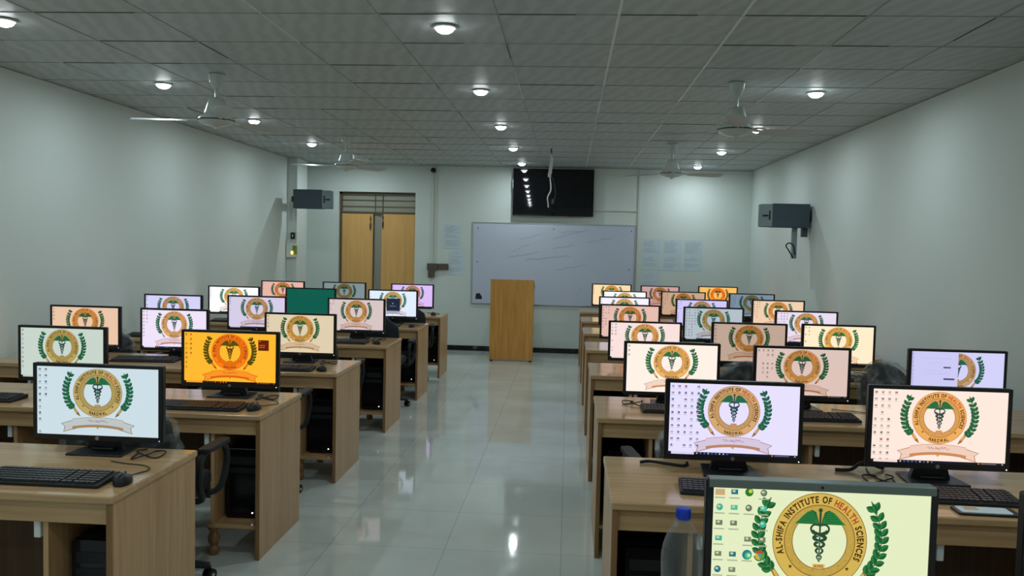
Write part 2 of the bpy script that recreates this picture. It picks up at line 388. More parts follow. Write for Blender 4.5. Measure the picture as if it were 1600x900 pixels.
# ------------------------------------------------------------------ what the screens show
def C(*c): return lin(c)
WH = (1, 1, 1)
GOLD = C(236, 192, 112); GOLD2 = C(214, 172, 98); GOLDD = C(160, 108, 50); TXT = C(78, 48, 20); REDT = C(196, 84, 50)
GRN = C(44, 132, 84); GRN2 = C(28, 96, 62); SNK = C(48, 78, 72); RIB = C(238, 226, 218); RIBD = C(190, 160, 130); RIBG = C(205, 150, 100)
class S2:                       # flat shapes (x right, y up), layered
    def __init__(s): s.v = []; s.f = []; s.c = []
    def poly(s, pts, col, lay):
        o = len(s.v); s.v += [(p[0], p[1], lay) for p in pts]; s.f.append(tuple(range(o, o + len(pts)))); s.c.append(col)
    def tris(s, vs_, fs, col, lay):
        o = len(s.v); s.v += [(p[0], p[1], lay) for p in vs_]
        for f in fs: s.f.append(tuple(i + o for i in f)); s.c.append(col)
    def rect(s, x0, x1, y0, y1, col, lay): s.poly([(x0, y0), (x1, y0), (x1, y1), (x0, y1)], col, lay)
    def disc(s, cx, cy, r, col, lay, n=64): s.poly([(cx + r * math.cos(2 * PI * k / n), cy + r * math.sin(2 * PI * k / n)) for k in range(n)], col, lay)
    def ring(s, cx, cy, r0, r1, col, lay, n=64, a0=0, a1=2 * PI):
        for k in range(n):
            a, b = a0 + (a1 - a0) * k / n, a0 + (a1 - a0) * (k + 1) / n
            s.poly([(cx + r0 * math.cos(a), cy + r0 * math.sin(a)), (cx + r1 * math.cos(a), cy + r1 * math.sin(a)), (cx + r1 * math.cos(b), cy + r1 * math.sin(b)), (cx + r0 * math.cos(b), cy + r0 * math.sin(b))], col, lay)
    def stroke(s, pts, w, col, lay):
        n = len(pts)
        for i in range(n - 1):
            a, b = Vector(pts[i]), Vector(pts[i + 1]); d = (b - a)
            if d.length < 1e-9: continue
            d.normalize(); q = Vector((-d.y, d.x))
            w0 = w[i] if isinstance(w, list) else w; w1 = w[i + 1] if isinstance(w, list) else w
            a2 = a - d * w0 * .3; b2 = b + d * w1 * .3
            s.poly([a2 + q * w0 / 2, a2 - q * w0 / 2, b2 - q * w1 / 2, b2 + q * w1 / 2], col, lay)
_glyph = {}
def glyph(ch, bold=.042):
    if ch in _glyph: return _glyph[ch]
    cu = bpy.data.curves.new('g', 'FONT'); cu.body = ch; cu.size = 1; cu.offset = bold; cu.resolution_u = 3
    o = bpy.data.objects.new('g', cu); COL.objects.link(o)
    dg = bpy.context.evaluated_depsgraph_get(); me = bpy.data.meshes.new_from_object(o.evaluated_get(dg))
    vs_ = [(v.co.x, v.co.y) for v in me.vertices]; fs = [tuple(p.vertices) for p in me.polygons]
    # keep one side
    bpy.data.objects.remove(o); bpy.data.curves.remove(cu); bpy.data.meshes.remove(me)
    x0 = min(v[0] for v in vs_); x1 = max(v[0] for v in vs_)
    _glyph[ch] = (vs_, fs, x0, x1); return _glyph[ch]
def arc_text(s, text, R, size, a_mid, colf, lay, inward=False, track=.14, span=None):
    adv = []
    for ch in text:
        if ch == ' ': adv.append(.42)
        else: g = glyph(ch); adv.append(g[3] - g[2] + track)
    tot = sum(adv)
    if span: k_ = span * R / (tot * size)
    else: k_ = 1
    ang_tot = tot * size * k_ / R
    sg = 1 if inward else -1
    a = a_mid - sg * ang_tot / 2
    for i, ch in enumerate(text):
        w_ = adv[i] * size * k_ / R; ac = a + sg * w_ / 2; a += sg * w_
        if ch == ' ': continue
        vs_, fs, x0, x1 = glyph(ch); out = []
        for (gx, gy) in vs_:
            gx = (gx - (x0 + x1) / 2) * size * min(k_, 1.15); gy = (gy - .36) * size
            rr = R - gy if inward else R + gy; an = ac + sg * gx / R
            out.append((rr * math.cos(an), rr * math.sin(an)))
        s.tris(out, fs, colf(i), lay)
def leaf(s, cx, cy, ang, L, W, col, col2, lay):
    pts = []
    for k in range(7): t = k / 6; pts.append((t * L, W * math.sin(t * PI) ** .8))
    lo = [(x, -y) for x, y in pts[1:-1]][::-1]; ca, sa = math.cos(ang), math.sin(ang)
    tr_ = lambda p: (cx + p[0] * ca - p[1] * sa, cy + p[0] * sa + p[1] * ca)
    s.poly([tr_(p) for p in pts + lo], col2, lay)
    s.poly([tr_((p[0] * .96, p[1] * .8)) for p in pts], col, lay + 1)
def emblem(s, cx, cy, r):
    e = S2()
    e.disc(0, 0, 1, GOLDD, 1, 72); e.disc(0, 0, .985, GOLD, 2, 72)
    e.ring(0, 0, .735, .755, GOLDD, 3); e.disc(0, 0, .735, GOLD2, 3)
    rnd = random.Random(3)
    for k in range(150):                                        # stippled gold band
        a = rnd.uniform(0, 2 * PI); q = rnd.uniform(.6, .71)
        if math.sin(a) * q > .33 and rnd.random() < .5: q = rnd.uniform(.4, .71)
        w_ = rnd.uniform(.008, .02); x, y = q * math.cos(a), q * math.sin(a)
        e.poly([(x - w_, y), (x, y - w_ * .5), (x + w_, y), (x, y + w_ * .5)], GOLD if rnd.random() < .6 else GOLDD, 4)
    # white disc cut off flat at the top
    ya = .345; a0 = math.asin(ya / .57); pts = [(.57 * math.cos(PI - a0 + t / 40 * (PI + 2 * a0)), .57 * math.sin(PI - a0 + t / 40 * (PI + 2 * a0))) for t in range(41)]
    e.poly([(x * 1.03, y * 1.03 if y < .3 else y) for x, y in pts], GOLDD, 5); e.poly(pts, WH, 6)
    # wings
    for sg in (-1, 1):
        f = lambda L: [(sg * x, y) for x, y in (L if sg > 0 else L[::-1])]
        e.poly(f([(.02, .35), (.54, .35), (.46, .42), (.38, .51), (.28, .6), (.17, .64), (.09, .6), (.06, .5)]), GRN, 7)
        for k in range(6):
            t = k / 5; e.stroke([(sg * (.09 + .03 * t), .57 - .2 * t), (sg * (.26 + .2 * t), .585 - .2 * t)], .014, GRN2, 9)
        e.stroke(f([(.03, .35), (.07, .48), (.12, .6), (.2, .63)]) , .02, GRN2, 9)
    e.disc(0, .64, .045, GRN2, 10, 12)
    e.stroke([(0, .64), (0, -.42)], [.05, .02], SNK, 10)
    for sg in (-1, 1):
        P = [(sg * .02, .33), (sg * .12, .34), (sg * .185, .28), (sg * .17, .2), (sg * .08, .17)]
        P = [(p.x, p.y) for p in smoothpath([(a, b, 0) for a, b in P], 4)]
        e.stroke(P, .042, SNK, 11)
        P = []; Wd = []
        for k in range(41):
            t = k / 40; P.append((sg * math.cos(t * PI * 4.6) * (.15 - .12 * t), .2 - .62 * t)); Wd.append(.078 * (1 - .7 * t))
        e.stroke(P, Wd, SNK, 11 if sg > 0 else 12)
    for k in range(5): e.stroke([(-.07 + .012 * k, .12 - .12 * k), (.07 - .012 * k, .07 - .12 * k)], .014, C(150, 190, 170), 13)
    e.rect(-.13, .13, -.56, -.475, C(240, 196, 120), 7)
    g_x = -.1
    for ch in 'AIHS':
        vs_, fs, x0, x1 = glyph(ch); e.tris([(g_x + (x - x0) * .075, -.55 + y * .085) for x, y in vs_], fs, REDT, 8); g_x += (x1 - x0 + .14) * .075
    t1 = 'AL-SHIFA INSTITUTE OF HEALTH SCIENCES'; h0 = t1.index('HEALTH')
    arc_text(e, t1, .865, .19, PI / 2 - .04, lambda i: REDT if h0 <= i < h0 + 6 else TXT, 5, span=3.98)
    arc_text(e, 'NAROWAL', .865, .19, -PI / 2, lambda i: TXT, 5, True, span=.84)
    for sx in (-1, 1):
        st = [(sx * .6 + (.05 if k % 2 == 0 else .02) * math.sin(k * PI / 5), -.55 + (.05 if k % 2 == 0 else .02) * math.cos(k * PI / 5)) for k in range(10)]
        e.poly(st, TXT, 5)
        # laurel branch
        path = smoothpath([(sx * .98, -.68, 0), (sx * 1.2, -.4, 0), (sx * 1.3, 0, 0), (sx * 1.25, .4, 0), (sx * 1.06, .86, 0)], 8)
        e.stroke([(p.x, p.y) for p in path], .022, GRN2, 2)
        for k in range(10):
            j = 1 + int(k * (len(path) - 5) / 9.2); p = path[j]; d = path[min(j + 1, len(path) - 1)] - path[j - 1]; a = math.atan2(d.y, d.x)
            for q in (-1, 1): leaf(e, p.x, p.y, a + q * .72, .22, .066, GRN, GRN2, 3 + k % 2 * 2)
        leaf(e, path[-6].x, path[-6].y, math.atan2(.5, -sx * .2), .27, .055, GRN, GRN2, 7)
        # pen nib
        e.poly([(sx * 1.02, -.64), (sx * .94, -.6), (sx * .78, -.82), (sx * .7, -1.0), (sx * .86, -.9)][::1 if sx < 0 else -1], GOLDD, 5)
        e.poly([(sx * .98, -.65), (sx * .93, -.63), (sx * .8, -.82), (sx * .86, -.86)][::1 if sx < 0 else -1], GOLD, 6)
        # ribbon tail
        e.poly([(sx * 1.0, -1.14), (sx * 1.52, -1.3), (sx * 1.36, -1.42), (sx * 1.42, -1.66), (sx * .86, -1.5)][::1 if sx < 0 else -1], RIBD, 3)
        e.poly([(sx * 1.02, -1.18), (sx * 1.47, -1.31), (sx * 1.32, -1.42), (sx * 1.38, -1.62), (sx * .96, -1.49)][::1 if sx < 0 else -1], RIB, 4)
        e.poly([(sx * 1.02, -1.13), (sx * 1.04, -1.44), (sx * .88, -1.5), (sx * .88, -1.4)][::1 if sx < 0 else -1], RIBG, 5)
    N = 16; top = [(-1.04 + 2.08 * k / N, -1.02 - .1 * ((k / N - .5) * 2) ** 2) for k in range(N + 1)]
    low = [(x, y - .3) for x, y in top][::-1]
    e.poly([(x, y + .015) for x, y in top] + [(x, y - .1) for x, y in low], RIBG, 6)
    e.poly(top + low, RIB, 7); e.stroke([(x, y + .01) for x, y in top], .018, RIBD, 8); e.stroke(low, .02, RIBD, 8)
    e.poly([(-.08, -1.4), (.08, -1.4), (0, -1.5)], GOLD2, 9)
    rr = random.Random(5); px = -.42
    while px < .42:                                             # handwriting-like script on the ribbon
        P = [(px + k * .02, -1.17 + rr.uniform(-.05, .06)) for k in range(4)]; e.stroke(P, .016, C(168, 138, 150), 9); px += .07
    o = len(s.v); s.v += [(cx + x * r, cy + y * r, l) for x, y, l in e.v]; s.f += [tuple(i + o for i in f) for f in e.f]; s.c += e.c
ASP = 16 / 9
_scr = {}
def screen_mesh(key, cols=(), kind='emblem', taskbar=True, seed=0):
    if key in _scr: return _scr[key]
    s = S2(); W2 = ASP / 2; rnd = random.Random(seed)
    bg = (1, 1, 1) if kind != 'green' else (1, 1, 1)
    s.rect(-W2, W2, -.5, .5, bg, 0)
    if kind != 'green': emblem(s, 0, *((.085, .385) if key == 'F' else (.125, .356)))
    for ci, n in enumerate(cols):
        for k in range(n):
            x = -W2 + .045 + ci * .088; y = .455 - k * .092
            if key == 'F': x = -W2 + .06 + ci * .12; y = .45 - k * .125
            if rnd.random() < .12: continue
            q = .017 if key != 'F' else .028
            if key == 'F':
                col = rnd.choice([C(70, 190, 200), C(120, 130, 130), C(40, 120, 170), C(90, 200, 200), C(130, 140, 140)])
            else: col = rnd.choice([C(70, 70, 80), C(110, 110, 120), C(60, 90, 120), C(150, 150, 155), C(140, 70, 60), C(180, 180, 180)])
            if rnd.random() < .5: s.rect(x - q, x + q, y - q * .7, y + q * .7, col, 16)
            else: s.disc(x, y, q, col, 16, 12)
            s.rect(x - q * .6, x + q * .2, y - q * .1, y + q * .5, C(225, 225, 230), 17)
            s.rect(x - q * 1.5, x + q * 1.5, y - q * 1.95, y - q * 1.6, C(188, 188, 192), 16)
    if key == 'F':                                              # round browser icons
        x, y = -W2 + .06 + 2 * .12, .45 - 4 * .125
        s.disc(x, y, .04, C(30, 130, 190), 18, 24); s.disc(x + .008, y - .006, .028, C(80, 200, 150), 19, 20); s.disc(x + .014, y - .004, .014, C(225, 240, 240), 20, 16)
        x += .105
        for i, cc in enumerate((C(210, 80, 60), C(235, 190, 80), C(90, 170, 90))): s.ring(x, y, .012, .04, cc, 18, 10, PI * .17 + i * 2 * PI / 3, PI * .17 + (i + 1) * 2 * PI / 3)
        s.disc(x, y, .015, C(90, 160, 220), 19, 16)
        s.disc(-W2 + .06 + 2 * .12, .452, .034, C(40, 130, 60), 18, 20); s.disc(-W2 + .07 + 2 * .12, .46, .016, C(225, 220, 90), 19, 14)
        s.rect(-W2 + .02, -W2 + .1, .42, .47, C(230, 180, 160), 18)
    if taskbar:
        s.rect(-W2, -W2 + .045, -.5, -.463, C(30, 30, 40), 21); s.rect(-W2 + .045, -W2 + .36, -.5, -.463, C(240, 240, 245), 21)
        s.rect(-W2 + .36, W2, -.5, -.463, C(26, 26, 38), 21)
        for k in range(9):
            x = -W2 + .4 + k * .052; s.disc(x, -.481, .011, rnd.choice([C(220, 220, 220), C(80, 130, 230), C(230, 180, 80), C(60, 110, 220)]), 22, 8)
        s.disc(W2 - .35, -.481, .01, C(240, 170, 60), 22, 8); s.rect(W2 - .32, W2 - .12, -.485, -.477, C(150, 150, 160), 22); s.disc(W2 - .04, -.481, .01, C(200, 200, 200), 22, 8)
    if kind == 'dialog':
        s.rect(-W2, .01, -.5, .5, C(246, 246, 250), 24); s.rect(-W2 + .005, -W2 + .05, -.5, .5, C(228, 228, 240), 25)
        for k in range(11): s.rect(-W2 + .012, -W2 + .04, .44 - k * .08, .45 - k * .08, C(170, 170, 185), 26)
        s.rect(-.27, -.13, .17, .2, C(92, 92, 112), 25); s.rect(-.26, -.05, -.065, -.03, C(92, 92, 112), 25)
        for yy in (.36, .27, .12, .05): s.rect(-.62, -.2 + .08 * math.sin(yy * 40), yy, yy + .006, C(222, 222, 232), 25)
    if kind == 'popup':
        s.rect(.6 * ASP / 2 * 1.02, .84 * ASP / 2, .17, .38, C(96, 46, 44), 24)
        for yy in (.27, .23): s.rect(.63 * ASP / 2, .76 * ASP / 2, yy, yy + .014, C(200, 160, 140), 25)
        s.disc(.65 * ASP / 2, .35, .012, C(220, 180, 150), 25, 10)
    if kind == 'window':
        s.rect(-.3 * ASP / 2 * .9, .31 * ASP / 2, -.32, .22, C(38, 42, 58), 24); s.rect(-.27, .275, -.3, -.27, C(210, 215, 235), 25); s.rect(-.12, .12, -.09, -.075, C(150, 155, 175), 25); s.disc(0, .02, .022, C(200, 205, 220), 25, 12)
    me = bpy.data.meshes.new('screen_image')
    H2 = .268
    me.from_pydata([(x * H2, -.0003 - l * .00003, y * H2) for x, y, l in s.v], [], s.f)
    at = me.color_attributes.new('Col', 'FLOAT_COLOR', 'CORNER'); buf = []
    for p, c in zip(s.f, s.c):
        if key in ('L2', 'R7c') and min(c) < .9: c = (min(1, c[0] + .35 * c[1]), c[1] * .8, c[2])
        buf += [*c, 1] * len(p)
    at.data.foreach_set('color', buf); me.materials.append(M['screen']); me.update()
    _scr[key] = me; return me

# ------------------------------------------------------------------ computer monitors
def monitor_proto():
    r = thing('computer_monitor', 'x', 'monitor', (0, 0, HD), 0, 'identical black widescreen computer monitors')
    # origin at desk height under the panel; panel centre raised to zc later through the stand
    W, H = .512, .312; z0 = .056
    b = B(); t = .013
    b.rbox(-W / 2, W / 2, 0, .022, z0, z0 + H, .006)
    b.box(-W / 2 + .002, W / 2 - .002, -.004, .0, z0 + .001, z0 + .022 ); b.box(-W / 2 + .002, W / 2 - .002, -.004, 0, z0 + H - .013, z0 + H - .001)
    b.box(-W / 2 + .002, -W / 2 + .0165, -.004, 0, z0 + .022, z0 + H - .013); b.box(W / 2 - .0165, W / 2 - .002, -.004, 0, z0 + .022, z0 + H - .013)
    b.rbox(-.17, .17, .02, .05, z0 + .05, z0 + .25, .03)
    hs = b.build('housing', M['black'], r, smooth=True)
    sc_ = bpy.data.objects.new('screen', screen_mesh('base', (6,), seed=1)); COL.objects.link(sc_); sc_.parent = r
    sc_.location = (0, -.0005, z0 + .022 + (H - .035) / 2); sc_.scale = (.482 / .4764, 1, 1.034)
    lg = B(); lg.lathe([(.0075, 0), (.0075, .001)], 20, 0, Matrix.Translation((0, -.0052, z0 + .0115)) @ Matrix.Rotation(PI / 2, 4, 'X'))
    lg = lg.build('maker_badge', M['alu'], r)
    vs_ = B()
    gx = -.0048
    for ch in 'hp':
        v, f, x0, x1 = glyph(ch); vs_.add([(gx + (x - x0) * .009, -.0062, z0 + .0095 + y * .009) for x, y in v], f); gx += (x1 - x0 + .1) * .009
    vs_.build('badge_letters', M['black'], lg)
    B().lathe([(.002, 0), (.002, .001)], 10, 0, Matrix.Translation((W / 2 - .012, -.0052, z0 + .009)) @ Matrix.Rotation(PI / 2, 4, 'X')).build('power_light', M['led'], r)
    b = B(); b.prism([(-.075, .0), (.075, .0), (.06, .05), (.05, z0 + .12), (-.05, z0 + .12), (-.06, .05)], .052, .078); b.box(-.03, .03, .045, .06, z0 + .08, z0 + .14)
    b.build('stand_neck', M['black'], r)
    b = B(); b.prism([(-.11, -.035), (.11, -.035), (.095, .14), (-.095, .14)], 0, .009, ax='z'); b.prism([(-.045, .03), (.045, .03), (.04, .09), (-.04, .09)], .009, .02, ax='z')
    b.build('stand_base', M['black'], r, bevel=.003)
    return r
MON = [  # key, white tint, columns of icons, kind, wording
 ('R1', (228, 222, 255), (10, 10, 10, 10, 10), 'emblem', 'bluish white desktop and five icon columns'),
 ('R1b', (255, 230, 218), (11, 11, 11, 2), 'emblem', 'warm pinkish white desktop'),
 ('R2', (255, 238, 226), (3,), 'emblem', 'cream white desktop'),
 ('R2b', (222, 196, 186), (1, 6, 7, 5), 'emblem', 'dusky pink desktop'),
 ('R2c', (212, 210, 250), (8,), 'dialog', 'pale window holding two dark buttons'),
 ('R3', (250, 226, 222), (9, 4), 'emblem', 'pale rose desktop'),
 ('R3b', (192, 166, 148), (7,), 'emblem', 'dim tan desktop'),
 ('R3c', (255, 234, 200), (5, 4), 'emblem', 'bright cream yellow desktop'),
 ('R4', (232, 190, 178), (8, 8, 3), 'emblem', 'salmon pink desktop'),
 ('R4b', (180, 192, 202), (10, 10, 10, 6, 3), 'emblem', 'steel grey desktop full of icons'),
 ('R4c', (236, 222, 242), (4, 4, 4, 3), 'emblem', 'lilac white desktop'),
 ('R5', (245, 238, 255), (5,), 'emblem', 'violet white desktop'),
 ('R5b', (210, 202, 252), (9, 4), 'emblem', 'violet blue desktop'),
 ('R5c', (242, 208, 178), (7, 7, 3), 'emblem', 'peach desktop'),
 ('R6', (255, 252, 255), (4,), 'emblem', 'pure white desktop'),
 ('R6b', (200, 166, 138), (8, 6, 5), 'emblem', 'brownish orange desktop'),
 ('R6c', (122, 142, 160), (8, 8, 5), 'emblem', 'dark slate desktop'),
 ('R7', (255, 222, 174), (5,), 'emblem', 'light orange desktop'),
 ('R7b', (204, 160, 156), (3,), 'emblem', 'dull rose desktop'),
 ('R7c', (255, 190, 100), (3, 2), 'emblem', 'vivid orange desktop'),
 ('F', (228, 238, 194), (6, 6, 5, 4), 'emblem', 'yellow green desktop, nearest and largest'),
 ('F2', (228, 230, 225), (6,), 'emblem', 'only its black edge showing'),
 ('L1', (204, 222, 230), (11, 5), 'emblem', 'large pale blue grey desktop'),
 ('L2', (255, 186, 46), (9, 5), 'popup', 'vivid yellow orange desktop and brown pop-up'),
 ('L2b', (200, 214, 204), (9,), 'emblem', 'grey green desktop'),
 ('L3', (224, 208, 176), (4,), 'emblem', 'beige desktop'),
 ('L3b', (240, 228, 250), (8, 4), 'emblem', 'white desktop'),
 ('L3c', (236, 198, 168), (4,), 'emblem', 'peach desktop'),
 ('L4', (216, 198, 196), (4, 3), 'emblem', 'greyish pink desktop'),
 ('L4b', (214, 206, 232), (5,), 'emblem', 'lavender desktop'),
 ('L4c', (214, 210, 250), (5,), 'emblem', 'light violet desktop'),
 ('L5', (222, 234, 255), (3,), 'window', 'dark window over bluish white desktop'),
 ('L5b', (8, 92, 76), (1,), 'green', 'plain dark green desktop'),
 ('L5c', (250, 252, 255), (5,), 'emblem', 'brilliant white desktop'),
 ('L6', (222, 190, 250), (3,), 'emblem', 'pink lilac desktop'),
 ('L6b', (128, 144, 148), (3,), 'emblem', 'dim grey desktop'),
 ('L6c', (232, 182, 168), (4,), 'emblem', 'coral pink desktop'),
]
MPOS = {'R1': (0.649, 3.23, 1.099, 0.524), 'R2': (0.584, 4.64, 1.085, 0.528), 'R3': (0.564, 6.05, 1.073, 0.526), 'R4': (0.557, 7.44, 1.098, 0.530), 'R5': (0.596, 8.79, 1.087, 0.533), 'R6': (0.690, 10.16, 1.078, 0.531), 'R7': (0.603, 11.57, 1.098, 0.544), 'R1b': (1.414, 3.23, 1.103, 0.528), 'R2b': (1.290, 4.64, 1.082, 0.524), 'R3b': (1.304, 6.05, 1.085, 0.535), 'R4b': (1.288, 7.44, 1.095, 0.528), 'R5b': (1.397, 8.79, 1.082, 0.539), 'R6b': (1.391, 10.16, 1.089, 0.534), 'R7b': (1.264, 11.57, 1.089, 0.531), 'R2c': (2.113, 4.64, 1.091, 0.518), 'R3c': (1.928, 6.05, 1.090, 0.514), 'R4c': (2.090, 7.44, 1.084, 0.542), 'R5c': (2.179, 8.79, 1.096, 0.539), 'R6c': (2.203, 10.16, 1.087, 0.543), 'R7c': (2.049, 11.57, 1.101, 0.535), 'F': (0.561, 1.83, 1.100, 0.494), 'L1': (-1.846, 3.16, 1.092, 0.533), 'L2': (-1.832, 4.42, 1.099, 0.548), 'L3': (-1.887, 5.78, 1.085, 0.518), 'L4': (-1.869, 7.28, 1.098, 0.519), 'L5': (-1.856, 8.76, 1.097, 0.537), 'L6': (-1.922, 10.22, 1.092, 0.537), 'L2b': (-2.786, 4.42, 1.096, 0.508), 'L3b': (-2.806, 5.78, 1.091, 0.505), 'L4b': (-2.773, 7.28, 1.096, 0.545), 'L5b': (-2.748, 8.76, 1.094, 0.552), 'L6b': (-2.780, 10.22, 1.094, 0.551), 'L3c': (-3.469, 5.78, 1.095, 0.527), 'L4c': (-3.546, 7.28, 1.087, 0.541), 'L5c': (-3.592, 8.76, 1.092, 0.573), 'L6c': (-3.562, 10.22, 1.089, 0.556), 'F2': (1.236, 1.83, 1.096, .50)}
ORD_ = {'L': ['nearest', 'second', 'third', 'fourth', 'fifth', 'farthest'], 'R': ['foreground', 'nearest', 'second', 'third', 'fourth', 'fifth', 'sixth', 'farthest']}
def rowof(k):
    if k[0] == 'F': return 'on the foreground desk at lower right'
    side = 'left' if k[0] == 'L' else 'right'; o = ORD_[k[0]][int(k[1]) - (1 if k[0] == 'L' else 0)]
    seat = {'': 'aisle seat', 'b': 'middle seat', 'c': 'wall seat'}[k[2:]]
    return '%s %s row, %s' % (o, side, seat)
mp = monitor_proto(); first = True
SHORT = {}
for i, (k, tint, cols, kind, words) in enumerate(MON):
    x, y, zt, W = MPOS[k]
    lab = ('black monitor with ' + words + ', ' + rowof(k)).replace('monitor with only', 'monitor, only')
    loc = (x, y, HD); sc_ = (W / .512, 1, (zt - HD) / .368)
    if first: r = mp; r.location = loc; r['label'] = lab; first = False; r.scale = sc_
    else: r = dup(mp, loc, 0, lab, None, sc_)
    SHORT[k] = words.split(' desktop')[0] + ' monitor'
    s_ = [c for c in r.children if c.name.startswith('screen')][0]
    s_.data = screen_mesh(k, cols, kind, k not in ('L1', 'L3', 'R3b', 'R2', 'L5b', 'F'), i)
    t = lin(tint); s_.color = (*t, 1)
    if k in ('R1', 'R6', 'L5c', 'R5', 'R2', 'R1b', 'R7c', 'R3c', 'L5'): s_.color = (*(v * 1.04 for v in t), 1)
    if k == 'F':
        st = B().box(-.25, .25, -.006, .03, .350, .3685).build('bezel_sheen_strip', M['strip'], r, bevel=.002)  # paler strip paints the ceiling lights' sheen on the top bezel
        B().lathe([(.003, 0), (.003, .001)], 12, 0, Matrix.Translation((0, -.006, .3595)) @ Matrix.Rotation(PI / 2, 4, 'X')).build('camera_lens', M['gloss'], st)
    if k in ('L1', 'L2', 'L3c', 'L1b'):
        for c in r.children:
            if c.name.startswith('power_light'): c.data = c.data.copy(); c.data.materials[0] = M['blue'] if k != 'L2' else M['led']

# ------------------------------------------------------------------ keyboards and mice
def keyboard_proto():
    r = thing('keyboard', 'x', 'keyboard', (0, 0, HD), 0, 'black wired keyboards on the desks')
    b = B(); b.prism([(0, .001), (.15, .001), (.15, .022), (.13, .024), (0, .012)], -.22, .22, ax='x')
    b.build('keyboard_case', M['blackm'], r, bevel=.003)
    b = B()
    for row in range(6):
        yy = .012 + row * .0205; zz = .0125 + yy * .09; xx = -.21
        for c in range(21):
            if c in (15, 17) : xx += .006
            wd = .0165
            if row == 0 and 4 <= c <= 9:
                if c == 4: b.box(xx, xx + .0185 * 6 - .003, yy, yy + .0165, zz, zz + .007)
                xx += .0185; continue
            b.box(xx, xx + wd, yy, yy + .0165, zz, zz + .007); xx += .0193
    b.build('key_block', M['keys'], r)
    return r
def mouse_proto():
    r = thing('computer_mouse', 'x', 'mouse', (0, 0, HD), 0, 'black wired mice on the desks')
    b = B(); n = 8; seg = 16; vs_ = []; prof = [(1, 0), (1.0, .25), (.93, .6), (.75, .85), (.45, .98), (.05, 1.0)]
    for s_, h in prof:
        for k in range(seg):
            a = 2 * PI * k / seg; vs_.append((math.cos(a) * .031 * s_, math.sin(a) * .054 * s_, .003 + h * (.032 - .008 * math.sin(a))))
    fs = [(i * seg + k, i * seg + (k + 1) % seg, (i + 1) * seg + (k + 1) % seg, (i + 1) * seg + k) for i in range(5) for k in range(seg)] + [tuple(5 * seg + k for k in range(seg)), tuple(range(seg))[::-1]]
    b.add(vs_, fs); b.build('mouse_body', M['black'], r, smooth=True)
    B().lathe([(.004, -.004), (.008, -.003), (.008, .003), (.004, .004)], 14, 0, Matrix.Translation((0, .032, .027)) @ Matrix.Rotation(PI / 2, 4, 'Y')).build('scroll_wheel', M['speaker'], r)
    P = smoothpath([(0, .05, .012), (.012, .1, .004), (.05, .16, .004), (.02, .22, .004), (-.06, .26, .004), (-.12, .3, .004)], 5)
    B().tube(P, .0022, 6).build('mouse_cable', M['blackm'], r, smooth=True)
    return r
kp = keyboard_proto(); mo = mouse_proto(); kf = mf = True
KB = {'L1': (-1.81, 2.72, 0), 'L2': (-1.85, 4.04, .02), 'L3': (-1.905, 5.37, .03), 'L4': (-1.92, 6.93, 0), 'L5': (-1.95, 8.42, 0), 'L6': (-1.95, 9.86, 0),
      'L2b': (-3.06, 4.06, 0), 'L3b': (-2.93, 5.55, .1), 'L4b': (-2.85, 6.95, 0), 'L4c': (-3.6, 6.95, 0), 'L5c': (-3.5, 8.44, 0),
      'R1': (.635, 2.93, -.08), 'R1b': (1.38, 2.96, -.03), 'R2': (.63, 4.40, 0), 'R2b': (1.3, 4.33, .04), 'R3': (.66, 5.75, 0), 'R3c': (1.85, 5.72, 0),
      'R3b': (1.22, 5.75, 0), 'R4': (.66, 7.15, 0), 'R4b': (1.25, 7.15, 0), 'R5': (.7, 8.47, 0), 'R6': (.75, 9.85, 0), 'R7': (.68, 11.23, 0)}
MS = {'L1': (-1.545, 2.80, .25), 'L2': (-1.58, 4.12, -.1), 'L3': (-1.63, 5.45, .6), 'L4': (-1.62, 7.0, .6), 'L5': (-1.60, 8.50, 0), 'L6': (-1.62, 10.0, 0),
      'R2b': (1.62, 4.40, .1)}
for k, (x, y, a) in KB.items():
    lab = 'black keyboard before the ' + SHORT[k] + ', ' + rowof(k)
    if kf: kp.location = (x, y, HD); kp.rotation_euler[2] = a; kp['label'] = lab; kf = False
    else: dup(kp, (x, y, HD), a, lab)
for k, (x, y, a) in MS.items():
    lab = {'L1': 'black wired mouse on the desk corner at lower left, nearest row', 'R1': 'black mouse half hidden left of the bluish white monitor, nearest right row',
           'R1b': 'black mouse between the two monitors of the nearest right row'}.get(k, 'black wired mouse beside the keyboard, ' + rowof(k))
    if mf: mo.location = (x, y, HD); mo.rotation_euler[2] = a; mo['label'] = lab; mf = False
    else: dup(mo, (x, y, HD), a, lab)
# loose cables behind the aisle-side monitors
def cable(pts, label, r=.003, n=6, m_='blackm', name='cable', group='loose computer cables'):
    return tag(B().tube(smoothpath(pts, n), r, 7).build(name, M[m_], smooth=True), label, 'cable', group)
for k, (x, y) in {k: MPOS[k][:2] for k in ('L1', 'L2', 'L3', 'L4', 'R1b', 'R2', 'R3c')}.items():
    sx = 1 if k[0] == 'L' else (-1 if k != 'R3c' else 1); z = HD + .004
    cable([(x + sx * .15, y + .03, z), (x + sx * .17, y - .06, z), (x + sx * .22, y - .02, z + .012), (x + sx * .2, y + .07, z), (x + sx * .26, y + .04, z + .008), (x + sx * .25, y - .03, z), (x + sx * .16, y + .0, z + .014), (x + sx * .15, y + .1, z)],
          'thin black cable coiled behind the ' + SHORT[k] + ', ' + rowof(k))
cable([(.31, 3.36, HD + .006), (.35, 3.37, HD + .008), (.42, 3.35, HD + .006), (.48, 3.33, HD + .006), (.5, 3.38, HD + .006)], 'dark cable end lying left of the bluish white monitor, nearest right desk', .006)
cable([(1.08, 3.36, HD + .007), (1.14, 3.36, HD + .01), (1.2, 3.4, HD + .03), (1.27, 3.4, HD + .012), (1.29, 3.43, HD + .008)], 'thick dark cable end between the two monitors of the nearest right desk', .007)
